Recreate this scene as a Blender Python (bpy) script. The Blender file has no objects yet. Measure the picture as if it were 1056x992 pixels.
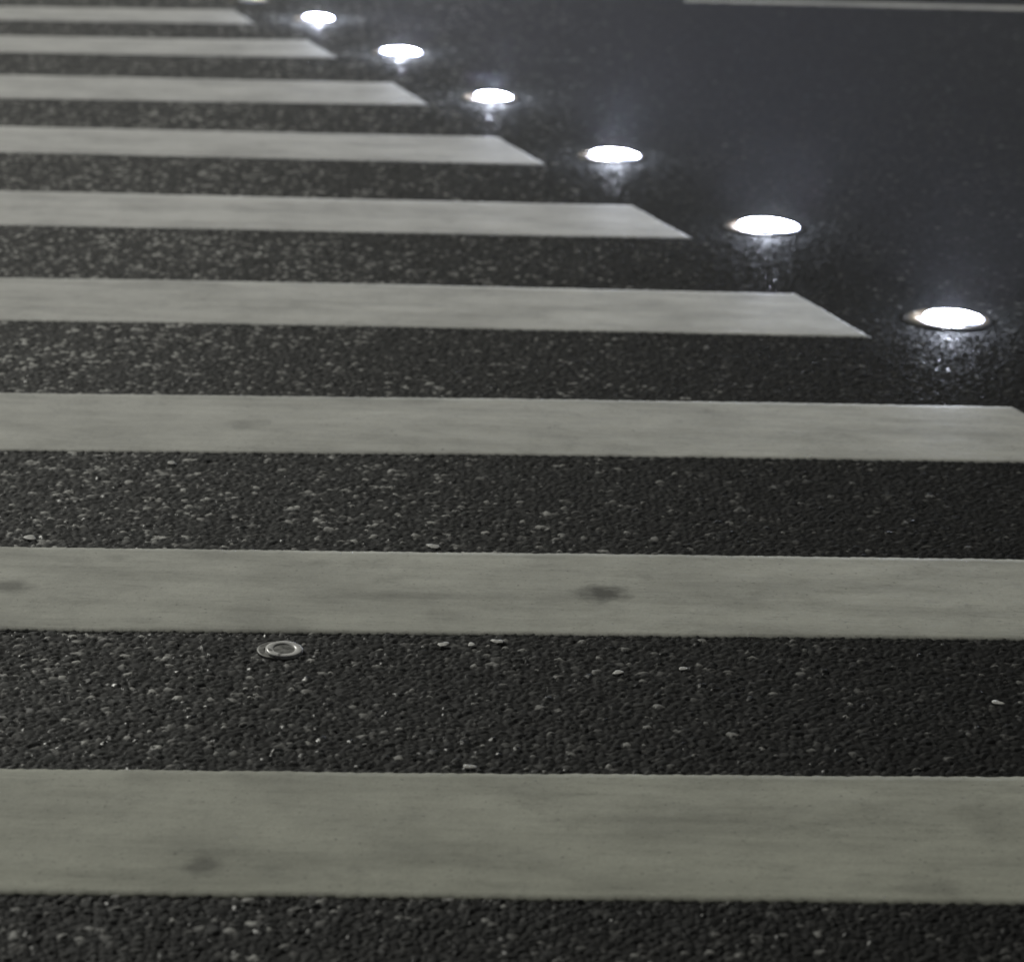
import bpy, bmesh, math, random
import numpy as np
from mathutils import Matrix, Vector
random.seed(4); rng=np.random.default_rng(11)
S=bpy.context.scene; col=S.collection
S.view_settings.view_transform='Standard'; S.view_settings.look='None'; S.view_settings.exposure=0
# ---------------- camera
H=1.70; F=3000.0; TH=math.atan(937.6/F); PHI=math.radians(1.64)
R=Matrix.Rotation(math.pi/2-TH,3,'X')@Matrix.Rotation(PHI,3,'Z')
cd=bpy.data.cameras.new('camera'); cam=bpy.data.objects.new('camera',cd); col.objects.link(cam)
cam.matrix_world=Matrix.Translation((0,0,H))@R.to_4x4()
cd.sensor_width=36; cd.lens=F/1056*36; cd.clip_start=0.05; cd.clip_end=2000
cd.dof.use_dof=True; cd.dof.focus_distance=4.9; cd.dof.aperture_fstop=4.6
S.camera=cam
def survey(px,py):
    d=R@Vector((px-528,496-py,-F)); t=-H/d.z
    return Vector((d.x*t,d.y*t))
# ---------------- node helpers
def mat(name):
    m=bpy.data.materials.new(name); m.use_nodes=True; nt=m.node_tree
    return m,nt,nt.nodes['Principled BSDF']
def N(nt,t,**k):
    n=nt.nodes.new(t)
    for a,b in k.items(): setattr(n,a,b)
    return n
def noise(nt,vec,scale,detail=4,rough=.55):
    n=N(nt,'ShaderNodeTexNoise'); n.inputs['Scale'].default_value=scale; n.inputs['Detail'].default_value=detail
    n.inputs['Roughness'].default_value=rough; nt.links.new(vec,n.inputs['Vector']); return n.outputs['Fac']
def ramp(nt,fac,stops):
    r=N(nt,'ShaderNodeValToRGB'); e=r.color_ramp.elements
    while len(e)<len(stops): e.new(.5)
    for i,(p,c) in enumerate(stops):
        e[i].position=p; e[i].color=(c,c,c,1) if not isinstance(c,tuple) else (*c,1)
    nt.links.new(fac,r.inputs[0]); return r.outputs[0]
def maprange(nt,v,a,b,c,d):
    m=N(nt,'ShaderNodeMapRange'); nt.links.new(v,m.inputs[0])
    for k_,v_ in ((1,a),(2,b),(3,c),(4,d)): m.inputs[k_].default_value=v_
    return m.outputs[0]
def math_(nt,op,a,b=None,clamp=False):
    n=N(nt,'ShaderNodeMath',operation=op,use_clamp=clamp)
    for i,v in enumerate((a,b)):
        if v is None: continue
        if isinstance(v,(int,float)): n.inputs[i].default_value=v
        else: nt.links.new(v,n.inputs[i])
    return n.outputs[0]
def mix(nt,fac,a,b,bt='MIX'):
    n=N(nt,'ShaderNodeMix',data_type='RGBA',blend_type=bt)
    for s,v in ((n.inputs[0],fac),(n.inputs[6],a),(n.inputs[7],b)):
        if isinstance(v,(int,float)): s.default_value=v
        elif isinstance(v,tuple): s.default_value=(*v,1)
        else: nt.links.new(v,s)
    return n.outputs[2]
def objcoord(nt,scale=(1,1,1)):
    t=N(nt,'ShaderNodeTexCoord'); m=N(nt,'ShaderNodeMapping'); m.inputs['Scale'].default_value=scale
    nt.links.new(t.outputs['Object'],m.inputs['Vector']); return m.outputs[0]
def bump(nt,h,dist,strength=1.0):
    b=N(nt,'ShaderNodeBump'); b.inputs['Distance'].default_value=dist; b.inputs['Strength'].default_value=strength
    nt.links.new(h,b.inputs['Height']); return b.outputs[0]
# ---------------- asphalt materials
def asphalt(name,use_attr):
    m,nt,b=mat(name); v=objcoord(nt)
    if use_attr:
        a=N(nt,'ShaderNodeAttribute',attribute_name='stone'); st=a.outputs['Fac']
        a2=N(nt,'ShaderNodeAttribute',attribute_name='relief'); rel=a2.outputs['Fac']
    else:
        vo=N(nt,'ShaderNodeTexVoronoi'); vo.inputs['Scale'].default_value=80; nt.links.new(v,vo.inputs['Vector'])
        s=N(nt,'ShaderNodeSeparateColor'); nt.links.new(vo.outputs['Color'],s.inputs[0]); st=s.outputs[0]
        rel=math_(nt,'SUBTRACT',1,vo.outputs['Distance'])
    xyz=N(nt,'ShaderNodeSeparateXYZ'); nt.links.new(v,xyz.inputs[0])
    # glinting sheen at the left painted in as paler stones, stronger further off
    left=maprange(nt,xyz.outputs[0],-.9,.6,1,0); farf=maprange(nt,xyz.outputs[1],4.0,7.0,.15,1)
    left_sheen=math_(nt,'MULTIPLY',left,farf)
    s2=math_(nt,'ADD',st,math_(nt,'MULTIPLY',left_sheen,.17))
    c=ramp(nt,s2,[(0,(.004,.005,.0048)),(.45,(.010,.0115,.0113)),(.78,(.026,.028,.027)),(.90,(.065,.065,.062)),(.965,(.15,.15,.143)),(1,(.42,.42,.40))])
    bind=ramp(nt,rel,[(.1,(.08,.08,.08)),(.7,(1,1,1))])
    c=mix(nt,1.0,c,bind,'MULTIPLY')
    big=ramp(nt,noise(nt,v,1.3,5),[(.3,.68),(.7,1.3)])
    c=mix(nt,1.0,c,big,'MULTIPLY')
    c=mix(nt,1.0,c,ramp(nt,noise(nt,v,13,5,.7),[(.3,.7),(.7,1.35)]),'MULTIPLY')
    sheen_tone=ramp(nt,maprange(nt,xyz.outputs[0],-1,3,0,1),[(0,1.0),(.25,.68),(.38,.36),(.5,.42),(.7,.6)])  # light painted across the road: sheen at left, dim middle, hazy far right
    c=mix(nt,1.0,c,mix(nt,1.0,sheen_tone,(1.45,1.45,1.45),'MULTIPLY'),'MULTIPLY')
    nt.links.new(c,b.inputs['Base Color'])
    r=ramp(nt,st,[(0,.85),(.3,.72),(.5,.8),(.51,.38),(.535,.38),(.545,.85),(.93,.7),(1,.6)]); nt.links.new(r,b.inputs['Roughness'])
    nt.links.new(maprange(nt,xyz.outputs[0],-.9,.8,.5,.18),b.inputs['Specular IOR Level'])
    h=noise(nt,v,260,2,.5)
    if use_attr: nt.links.new(bump(nt,h,.0003,.5),b.inputs['Normal'])
    else:
        hh=math_(nt,'ADD',math_(nt,'MULTIPLY',rel,3),h); nt.links.new(bump(nt,hh,.0015,.9),b.inputs['Normal'])
    return m
MA=asphalt('asphalt_worn',True); MF=asphalt('asphalt_far',False)
# ---------------- road relief: packed flat-topped stones of unequal size, each slightly tilted
CELL=.0128; T=2048
tx=rng.random((T,T)); ty=rng.random((T,T)); th=rng.random((T,T)); tc=rng.random((T,T)); ta=rng.normal(0,.15,(T,T)); tb=rng.normal(0,.15,(T,T)); tr=.55+.85*rng.random((T,T))**1.7
def relief(x,y):
    wx=x+.0008*np.sin(y*510+x*130)+.0005*np.sin(y*930-x*770); wy=y+.0008*np.sin(x*560-y*90)+.0005*np.sin(x*870+y*640)
    gx=np.floor(wx/CELL).astype(int); gy=np.floor(wy/CELL).astype(int)
    f1=np.full(x.shape,9.0); f2=np.full(x.shape,9.0); cid=np.zeros(x.shape); hh=np.zeros(x.shape)
    for dx in (-1,0,1):
        for dy in (-1,0,1):
            i=(gx+dx)%T; j=(gy+dy)%T
            ox=wx/CELL-(gx+dx+.05+.9*tx[i,j]); oy=wy/CELL-(gy+dy+.05+.9*ty[i,j])
            d=np.sqrt(ox*ox+oy*oy)/tr[i,j]
            k=d<f1
            f2=np.where(k,f1,np.minimum(f2,d))
            cid=np.where(k,tc[i,j],cid)
            hh=np.where(k,.45+.5*th[i,j]+(ox*ta[i,j]+oy*tb[i,j])*2.0-.30*d*d,hh)
            f1=np.where(k,d,f1)
    gap=np.clip((f2-f1)/.38,0,1); gap=np.sqrt(gap)*gap*(2.2-1.2*gap)
    return np.clip(hh*gap,0,1.0),cid
def lin_mesh(name,V,nr,nc,material,attrs=None,smooth=True):
    me=bpy.data.meshes.new(name); idx=np.arange(nr*nc).reshape(nr,nc)
    q=np.stack([idx[:-1,:-1],idx[:-1,1:],idx[1:,1:],idx[1:,:-1]],-1).reshape(-1,4)
    me.vertices.add(len(V)); me.vertices.foreach_set('co',V.astype(np.float32).ravel())
    me.loops.add(q.size); me.loops.foreach_set('vertex_index',q.astype(np.int32).ravel())
    me.polygons.add(len(q)); me.polygons.foreach_set('loop_start',np.arange(0,q.size,4,dtype=np.int32))
    me.polygons.foreach_set('loop_total',np.full(len(q),4,dtype=np.int32))
    me.update(calc_edges=True)
    if smooth: me.polygons.foreach_set('use_smooth',np.ones(len(q),dtype=bool))
    for k,a in (attrs or {}).items():
        at=me.attributes.new(k,'FLOAT','POINT'); at.data.foreach_set('value',a.astype(np.float32).ravel())
    me.materials.append(material)
    o=bpy.data.objects.new(name,me); col.objects.link(o); return o
def wav(x,y): # gentle undulation of the carriageway
    return .0012*np.sin(x*2.1+y*1.3)+.0008*np.sin(y*3.7-x*1.7)
ys=2.9*np.exp(np.arange(0,math.log(15/2.9),.00062)); us=np.arange(-.25,.25,.0007)
X=ys[:,None]*us[None,:]; Y=np.repeat(ys[:,None],len(us),1)
rel,cid=relief(X,Y)
Z=-.0042+.0052*rel+wav(X,Y)
road=lin_mesh('road',np.stack([X,Y,Z],-1).reshape(-1,3),len(ys),len(us),MA,{'stone':cid,'relief':rel})
road['kind']='structure'
bm=bmesh.new()
for v in ((-900,-900),(900,-900),(900,900),(-900,900)): bm.verts.new((v[0],v[1],-.009))
bm.faces.new(bm.verts); me=bpy.data.meshes.new('ground'); bm.to_mesh(me); bm.free(); me.materials.append(MF)
g=bpy.data.objects.new('ground',me); col.objects.link(g); g['kind']='structure'
# ---------------- paint
stains=[(620,612,.045,.040,.80),(10,605,.035,.035,.6),(208,895,.026,.032,.55),(245,438,.025,.035,.2),(150,640,.03,.02,.2),(880,606,.10,.04,.14),(470,636,.05,.03,.15),(900,335,.05,.04,.15),(960,915,.04,.03,.25),(360,845,.10,.05,.12),(700,850,.12,.05,.10),(90,830,.10,.06,.12),(1030,850,.05,.08,.18),(330,580,.02,.02,.2),(120,575,.02,.02,.25)]
MP,nt,b=mat('thermoplastic_paint'); v=objcoord(nt)
vs=objcoord(nt,(1.0,9,1)); vb=objcoord(nt,(2.6,4,1)); vf=objcoord(nt,(9,40,1))
xyz=N(nt,'ShaderNodeSeparateXYZ'); nt.links.new(v,xyz.inputs[0])
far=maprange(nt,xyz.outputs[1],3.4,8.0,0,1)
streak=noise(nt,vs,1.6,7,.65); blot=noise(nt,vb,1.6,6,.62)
base=mix(nt,far,(.455,.465,.385),(.92,.92,.90))  # paler with distance: haze and lamp light on far stripes put into the colour
c=mix(nt,1.0,base,ramp(nt,blot,[(.28,.74),(.5,.98),(.72,1.14)]),'MULTIPLY')
c=mix(nt,1.0,c,ramp(nt,streak,[(.3,.78),(.5,.98),(.68,1.08)]),'MULTIPLY')
c=mix(nt,1.0,c,ramp(nt,noise(nt,vf,1.3,6,.75),[(.30,.76),(.43,1.0),(.7,1.05)]),'MULTIPLY')
c=mix(nt,1.0,c,ramp(nt,noise(nt,v,7,6,.75),[(.3,.78),(.45,1.0),(.75,1.10)]),'MULTIPLY')
sp=noise(nt,v,110,4,.7); c=mix(nt,1.0,c,ramp(nt,sp,[(.30,.40),(.37,.95),(.7,1.05)]),'MULTIPLY')
wob=noise(nt,v,26,4,.6)
tot=None
for px,py,rx,ry,s in stains:
    p=survey(px,py)
    dx=math_(nt,'DIVIDE',math_(nt,'SUBTRACT',xyz.outputs[0],p.x),rx); dy=math_(nt,'DIVIDE',math_(nt,'SUBTRACT',xyz.outputs[1],p.y),ry)
    d=math_(nt,'SQRT',math_(nt,'ADD',math_(nt,'MULTIPLY',dx,dx),math_(nt,'MULTIPLY',dy,dy)))
    d=math_(nt,'ADD',d,math_(nt,'MULTIPLY',math_(nt,'SUBTRACT',wob,.5),2.0))
    k=math_(nt,'MULTIPLY',math_(nt,'SUBTRACT',1.35,d,True),s)
    tot=k if tot is None else math_(nt,'ADD',tot,k,True)
c=mix(nt,tot,c,(.05,.05,.042))
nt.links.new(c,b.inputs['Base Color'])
b.inputs['Specular IOR Level'].default_value=.35
nt.links.new(ramp(nt,streak,[(.3,.75),(.7,.6)]),b.inputs['Roughness'])
hh=math_(nt,'ADD',noise(nt,v,180,3,.6),math_(nt,'MULTIPLY',noise(nt,v,35,3),1.5))
nt.links.new(bump(nt,hh,.0008,.7),b.inputs['Normal'])
def fn(t,seed):
    r=np.random.default_rng(seed); s=0
    for f,a in ((3,1.2),(9,.9),(27,.8),(70,.8),(160,1.0),(310,1.0)): s=s+a*np.sin(t*f*(1+.3*r.random())+r.random()*6.28)
    return s*.0009
def stripe(name,A,B,C_,D,seed,nx,ny):
    u=np.linspace(0,1,nx)[None,:]; w=np.linspace(0,1,ny)[:,None]
    A,B,C_,D=[np.array(p) for p in (A,B,C_,D)]
    P=((1-u)*(1-w))[...,None]*A+(u*(1-w))[...,None]*B+(u*w)[...,None]*C_+((1-u)*w)[...,None]*D
    x=P[...,0]; y=P[...,1]
    y=y+fn(x,seed)*(1-w)+fn(x,seed+50)*w
    x=x+fn(y*3,seed+90)*u
    z=.0014+wav(x,y)+.0002*np.sin(x*40)*np.sin(y*55)
    def pad(a): return np.pad(a,1,mode='edge')
    x,y,z=pad(x),pad(y),pad(z)
    z[0,:]-=.004; z[-1,:]-=.004; z[:,0]-=.004; z[:,-1]-=.004
    y[0,:]-=.004; y[-1,:]+=.004
    return lin_mesh(name,np.stack([x,y,z],-1).reshape(-1,3),ny+2,nx+2,MP)
data=[((921,1056,931),(793,1056,803)),((648,1056,660),(564,1056,578)),((464,1056,477),(405,1045,420)),
 ((331,897,347),(287,820,303)),((233,713,246),(198,652,212)),((158,562,170),(131,513,142)),
 ((102,441,108),(78,405,86)),((54,347,60),(37,317,42)),((21,263,25),(7,240,11)),((-7,192,-4),(-19,170,-16))]
labels=['nearest and widest white crossing stripe with a small brown smudge at left',
'white crossing stripe with an elongated dark stain, second from the camera',
'white crossing stripe third from the camera, its right tip just clipped by the frame',
'fourth white crossing stripe, slanted end pointing at the nearest glowing stud light',
'fifth white crossing stripe, slanted end left of the second nearest stud light',
'sixth white crossing stripe, slanted end left of the third nearest stud light',
'seventh white crossing stripe, ending left of the fourth nearest stud light',
'thin distant white crossing stripe, second down from the top of the photo',
'farthest and thinnest white crossing stripe at the top left of the photo',
'white crossing stripe just past the topmost visible one']
cs=[survey(d[0][1],d[0][2]) for d in data[3:7]]+[survey(d[1][1],d[1][2]) for d in data[2:7]]
b1,a1=np.polyfit([c.y for c in cs],[c.x for c in cs],1)
for i,(n_,f_) in enumerate(data):
    out=[]
    for (yl,xr,yr) in (n_,f_):
        L=survey(0,yl); Rr=survey(xr,yr); dr=(Rr-L)/(Rr.x-L.x)
        left=L+dr*(-4.2-L.x)
        if i<3:
            s=(a1+b1*L.y-L.x)/(1-b1*dr.y); right=L+dr*s
        else: right=Rr
        out.append((left,right))
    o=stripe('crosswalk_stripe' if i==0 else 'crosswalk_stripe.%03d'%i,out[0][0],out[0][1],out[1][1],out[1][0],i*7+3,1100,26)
    o['label']=labels[i]; o['category']='road marking'; o['group']='white stripes of the zebra crossing'
A=survey(706,1.5); B=survey(1056,11); C_=survey(1056,7.5); D=survey(706,-1.5)
e=(B-A); B2=A+e*3; C2=D+e*3
o=stripe('lane_line',A,B2,C2,D,77,500,8); o['label']='thin white lane line across the dark road at top right'; o['category']='road marking'
# ---------------- stud lights
def lathe(name,prof,material,parent,seg=64):
    bm=bmesh.new(); rings=[]
    for r,z in prof:
        if r<1e-6: rings.append([bm.verts.new((0,0,z))])
        else: rings.append([bm.verts.new((r*math.cos(2*math.pi*k/seg),r*math.sin(2*math.pi*k/seg),z)) for k in range(seg)])
    for p,q in zip(rings,rings[1:]):
        for k in range(seg):
            j=(k+1)%seg
            if len(p)==1: bm.faces.new((p[0],q[k],q[j]))
            elif len(q)==1: bm.faces.new((p[k],q[0],p[j]))
            else: bm.faces.new((p[k],q[k],q[j],p[j]))
    bmesh.ops.recalc_face_normals(bm,faces=bm.faces)
    me=bpy.data.meshes.new(name); bm.to_mesh(me); bm.free(); me.materials.append(material)
    for p in me.polygons: p.use_smooth=True
    o=bpy.data.objects.new(name,me); col.objects.link(o); o.parent=parent; return o
MM,nt,b=mat('worn_steel'); v=objcoord(nt)
nt.links.new(ramp(nt,noise(nt,v,60,4),[(.3,(.05,.043,.03)),(.7,(.20,.16,.10))]),b.inputs['Base Color'])
b.inputs['Metallic'].default_value=.3; nt.links.new(ramp(nt,noise(nt,v,120,3),[(.3,.5),(.7,.7)]),b.inputs['Roughness'])
def emit(name,colr,s):
    m,nt,b=mat(name); b.inputs['Base Color'].default_value=(.5,.55,.65,1); b.inputs['Roughness'].default_value=.4
    b.inputs['Emission Color'].default_value=(*colr,1)
    ov=objcoord(nt); x=N(nt,'ShaderNodeSeparateXYZ'); nt.links.new(ov,x.inputs[0])
    k=math_(nt,'POWER',maprange(nt,x.outputs[2],.001,.014,.0,1),2.8)
    k=math_(nt,'MULTIPLY',k,ramp(nt,noise(nt,ov,28,2),[(.35,.15),(.65,1.3)]))
    nt.links.new(math_(nt,'MULTIPLY',k,s),b.inputs['Emission Strength'])
    return m
ML=emit('lit_white_lens',(.66,.72,1),720); MW=emit('dim_warm_lens',(1,.86,.6),2.0)
MS,nt,b=mat('screw_steel'); b.inputs['Base Color'].default_value=(.3,.28,.25,1); b.inputs['Metallic'].default_value=1; b.inputs['Roughness'].default_value=.5
MD,nt,b=mat('dark_sealant'); v=objcoord(nt)
nt.links.new(ramp(nt,noise(nt,v,90,3),[(.3,(.012,.012,.012)),(.7,(.03,.03,.028))]),b.inputs['Base Color']); b.inputs['Roughness'].default_value=.8
studs=[(978,329,.098,'nearest and largest glowing white stud light set in the asphalt at right',ML,.076),
(788,234,.104,'glowing white stud light second from the camera, right of the fifth stripe',ML,.088),
(630,161,.100,'glowing white stud light third from the camera, right of the sixth stripe',ML,.081),
(505,101,.092,'small glowing white stud light fourth from the camera',ML,.067),
(410,55,.092,'small glowing white stud light fifth from the camera, beside the eighth stripe',ML,.078),
(325,20,.084,'farthest bright white stud light, at the top of the frame',ML,.062),
(258,1,.086,'dim warm stud light cut off by the top edge of the frame',MW,.064)]
for i,(px,py,rr,lab,ml,rl) in enumerate(studs):
    p=survey(px,py)
    e=bpy.data.objects.new('stud_light' if i==0 else 'stud_light.%03d'%i,None); col.objects.link(e); e.empty_display_size=.1
    e.location=(p.x,p.y,0)
    e['label']=lab; e['category']='stud light'; e['group']='stud lights in a row beside the crossing'
    ri=rl+.006
    lathe('rim',[(rr,-.008),(rr,.0005),(rr-.003,.0018),(rr-.006,.0022),(ri+.003,.0022),(ri+.001,.0015),(ri-.001,-.002),(0,-.002)],MM,e)
    lathe('sealant',[(rr+.010,-.004),(rr+.008,.0003),(rr+.001,.0008)],MD,e)
    l=lathe('lens',[(rl-.0015,-.001)]+[((rl-.0015)*math.cos(t),.001+.013*math.sin(t)) for t in np.linspace(0,math.pi/2,9)[:-1]]+[(0,.014)],ml,e,28)
    l.location=(.013,0,.001); l.rotation_euler=(math.radians(random.uniform(-1,1)),math.radians(random.uniform(1.5,3.5)),0)
    for k in range(3):
        a=k*2.094+.5+i; r0=(rr+ri)/2
        s=lathe('screw',[(.004,.002),(.004,.0035),(.003,.0042),(0,.004)],MS,e,12); s.location=(r0*math.cos(a),r0*math.sin(a),0)
    if ml is ML:
        pl=bpy.data.lights.new('lamp_bulb','POINT'); pl.energy=6.5; pl.color=(.78,.84,1); pl.shadow_soft_size=.014
        po=bpy.data.objects.new('lamp_bulb',pl); col.objects.link(po); po.parent=e; po.location=(.012,0,.026)
# ---------------- small unlit metal disc
p=survey(293,671); e=bpy.data.objects.new('survey_marker',None); col.objects.link(e); e.location=(p.x,p.y,.0035); e.rotation_euler=(math.radians(5),math.radians(2),0)
e['label']='small unlit metal disc with a pale raised ring, in the asphalt below the second stripe'; e['category']='metal disc'
MR,nt,b=mat('bright_worn_metal'); v=objcoord(nt)
nt.links.new(ramp(nt,noise(nt,v,60,4),[(.34,(.25,.25,.24)),(.46,(.98,.98,.96))]),b.inputs['Base Color']); b.inputs['Roughness'].default_value=.3
MG,nt,b=mat('grey_metal'); v=objcoord(nt)
nt.links.new(ramp(nt,noise(nt,v,80,4),[(.35,(.06,.06,.055)),(.65,(.40,.40,.38))]),b.inputs['Base Color']); b.inputs['Roughness'].default_value=.45
fl=lathe('flange',[(.032,-.006),(.032,-.0034),(.029,-.0028),(.020,-.0026)],MG,e); fl.location=(-.013,0,0)
lathe('ring',[(.0315,-.004),(.031,-.0005),(.027,.001),(.0195,.0008),(.0175,-.001)],MR,e)
lathe('center_plate',[(.018,-.001),(.012,-.0008),(0,-.0006)],MG,e)
# ---------------- loose chips
MC,nt,b=mat('pale_stone'); v=objcoord(nt)
nt.links.new(ramp(nt,noise(nt,v,150,3),[(.3,(.5,.5,.48)),(.7,(.9,.9,.86))]),b.inputs['Base Color']); b.inputs['Roughness'].default_value=.5
def pebble(bm,sx,sy,sz):
    r=bmesh.ops.create_icosphere(bm,subdivisions=2,radius=1); rot=random.uniform(-.5,.5); f1=random.uniform(0,6); f2=random.uniform(0,6)
    for v in r['verts']:
        a=math.atan2(v.co.y,v.co.x); k=1+.22*math.sin(2*a+f1)+.16*math.sin(3*a+f2)
        c=v.co*random.uniform(.92,1.08); c=Vector((c.x*sx*k,c.y*sy*k,c.z*sz)); c.rotate(Matrix.Rotation(rot,3,'Z')); v.co=c
peb=[(457,665,.010,'pale flat pebble, left one of three below the second stripe'),(486,665,.007,'tiny pale pebble, middle one of three below the second stripe'),(513,662,.010,'pale rounded pebble, right one of three touching the second stripe edge'),
(31,555,.012,'pale chip on the asphalt above the second stripe at far left'),(447,564,.012,'pale chip touching the far edge of the second stripe'),(705,690,.008,'small pale chip on the asphalt right of the three pebbles'),(637,694,.009,'small pale chip below the dark stained part of the second stripe'),(1029,725,.009,'pale chip on the dark asphalt near the right edge'),(484,791,.009,'pale chip touching the far edge of the nearest stripe'),(177,478,.010,'pale chip just below the third stripe at left')]
for i,(px,py,s,lab) in enumerate(peb):
    q=survey(px,py); bm=bmesh.new(); pebble(bm,s,s*.9,s*.08)
    for f in bm.faces: f.smooth=True
    me=bpy.data.meshes.new('pebble'); bm.to_mesh(me); bm.free(); me.materials.append(MC)
    o=bpy.data.objects.new('pebble' if i==0 else 'pebble.%03d'%i,me); col.objects.link(o); o.location=(q.x,q.y,.0012); o.rotation_euler=(math.radians(5),math.radians(random.uniform(-5,5)),0)
    o['label']=lab; o['category']='pebble'; o['group']='pale chips lying on the asphalt'
# ---------------- thin scattering volume over the road, added to give the lamps a bloom halo
bm=bmesh.new(); bmesh.ops.create_cube(bm,size=1)
for v in bm.verts: v.co=Vector((v.co.x*40,v.co.y*56+22,(v.co.z+.5)*4-.02))
me=bpy.data.meshes.new('halo_volume'); bm.to_mesh(me); bm.free()
mm=bpy.data.materials.new('halo_volume'); mm.use_nodes=True; nt=mm.node_tree; nt.nodes.clear()
o_=nt.nodes.new('ShaderNodeOutputMaterial'); vv=nt.nodes.new('ShaderNodeVolumeScatter'); vv.inputs['Density'].default_value=.0095; vv.inputs['Anisotropy'].default_value=-.25
nt.links.new(vv.outputs[0],o_.inputs['Volume']); me.materials.append(mm)
o=bpy.data.objects.new('halo_volume',me); col.objects.link(o); o['kind']='structure'
# ---------------- night sky and key
w=bpy.data.worlds.new('World'); S.world=w; w.use_nodes=True; nt=w.node_tree
sk=nt.nodes.new('ShaderNodeTexSky'); sk.sky_type='NISHITA'; sk.sun_disc=False
EL=math.radians(36); AZ=math.radians(-32)
sk.sun_elevation=EL; sk.sun_rotation=AZ
hs=nt.nodes.new('ShaderNodeHueSaturation'); hs.inputs['Saturation'].default_value=.2
nt.links.new(sk.outputs[0],hs.inputs['Color']); nt.links.new(hs.outputs[0],nt.nodes['Background'].inputs[0]); nt.nodes['Background'].inputs[1].default_value=.0022
sd=bpy.data.lights.new('key','SUN'); sd.energy=1.62; sd.angle=math.radians(4); sd.color=(1,.99,.91)
so=bpy.data.objects.new('key',sd); col.objects.link(so)
dirv=Vector((math.sin(AZ)*math.cos(EL),math.cos(AZ)*math.cos(EL),math.sin(EL)))
so.rotation_euler=dirv.to_track_quat('Z','Y').to_euler(); so.location=(0,5,5)
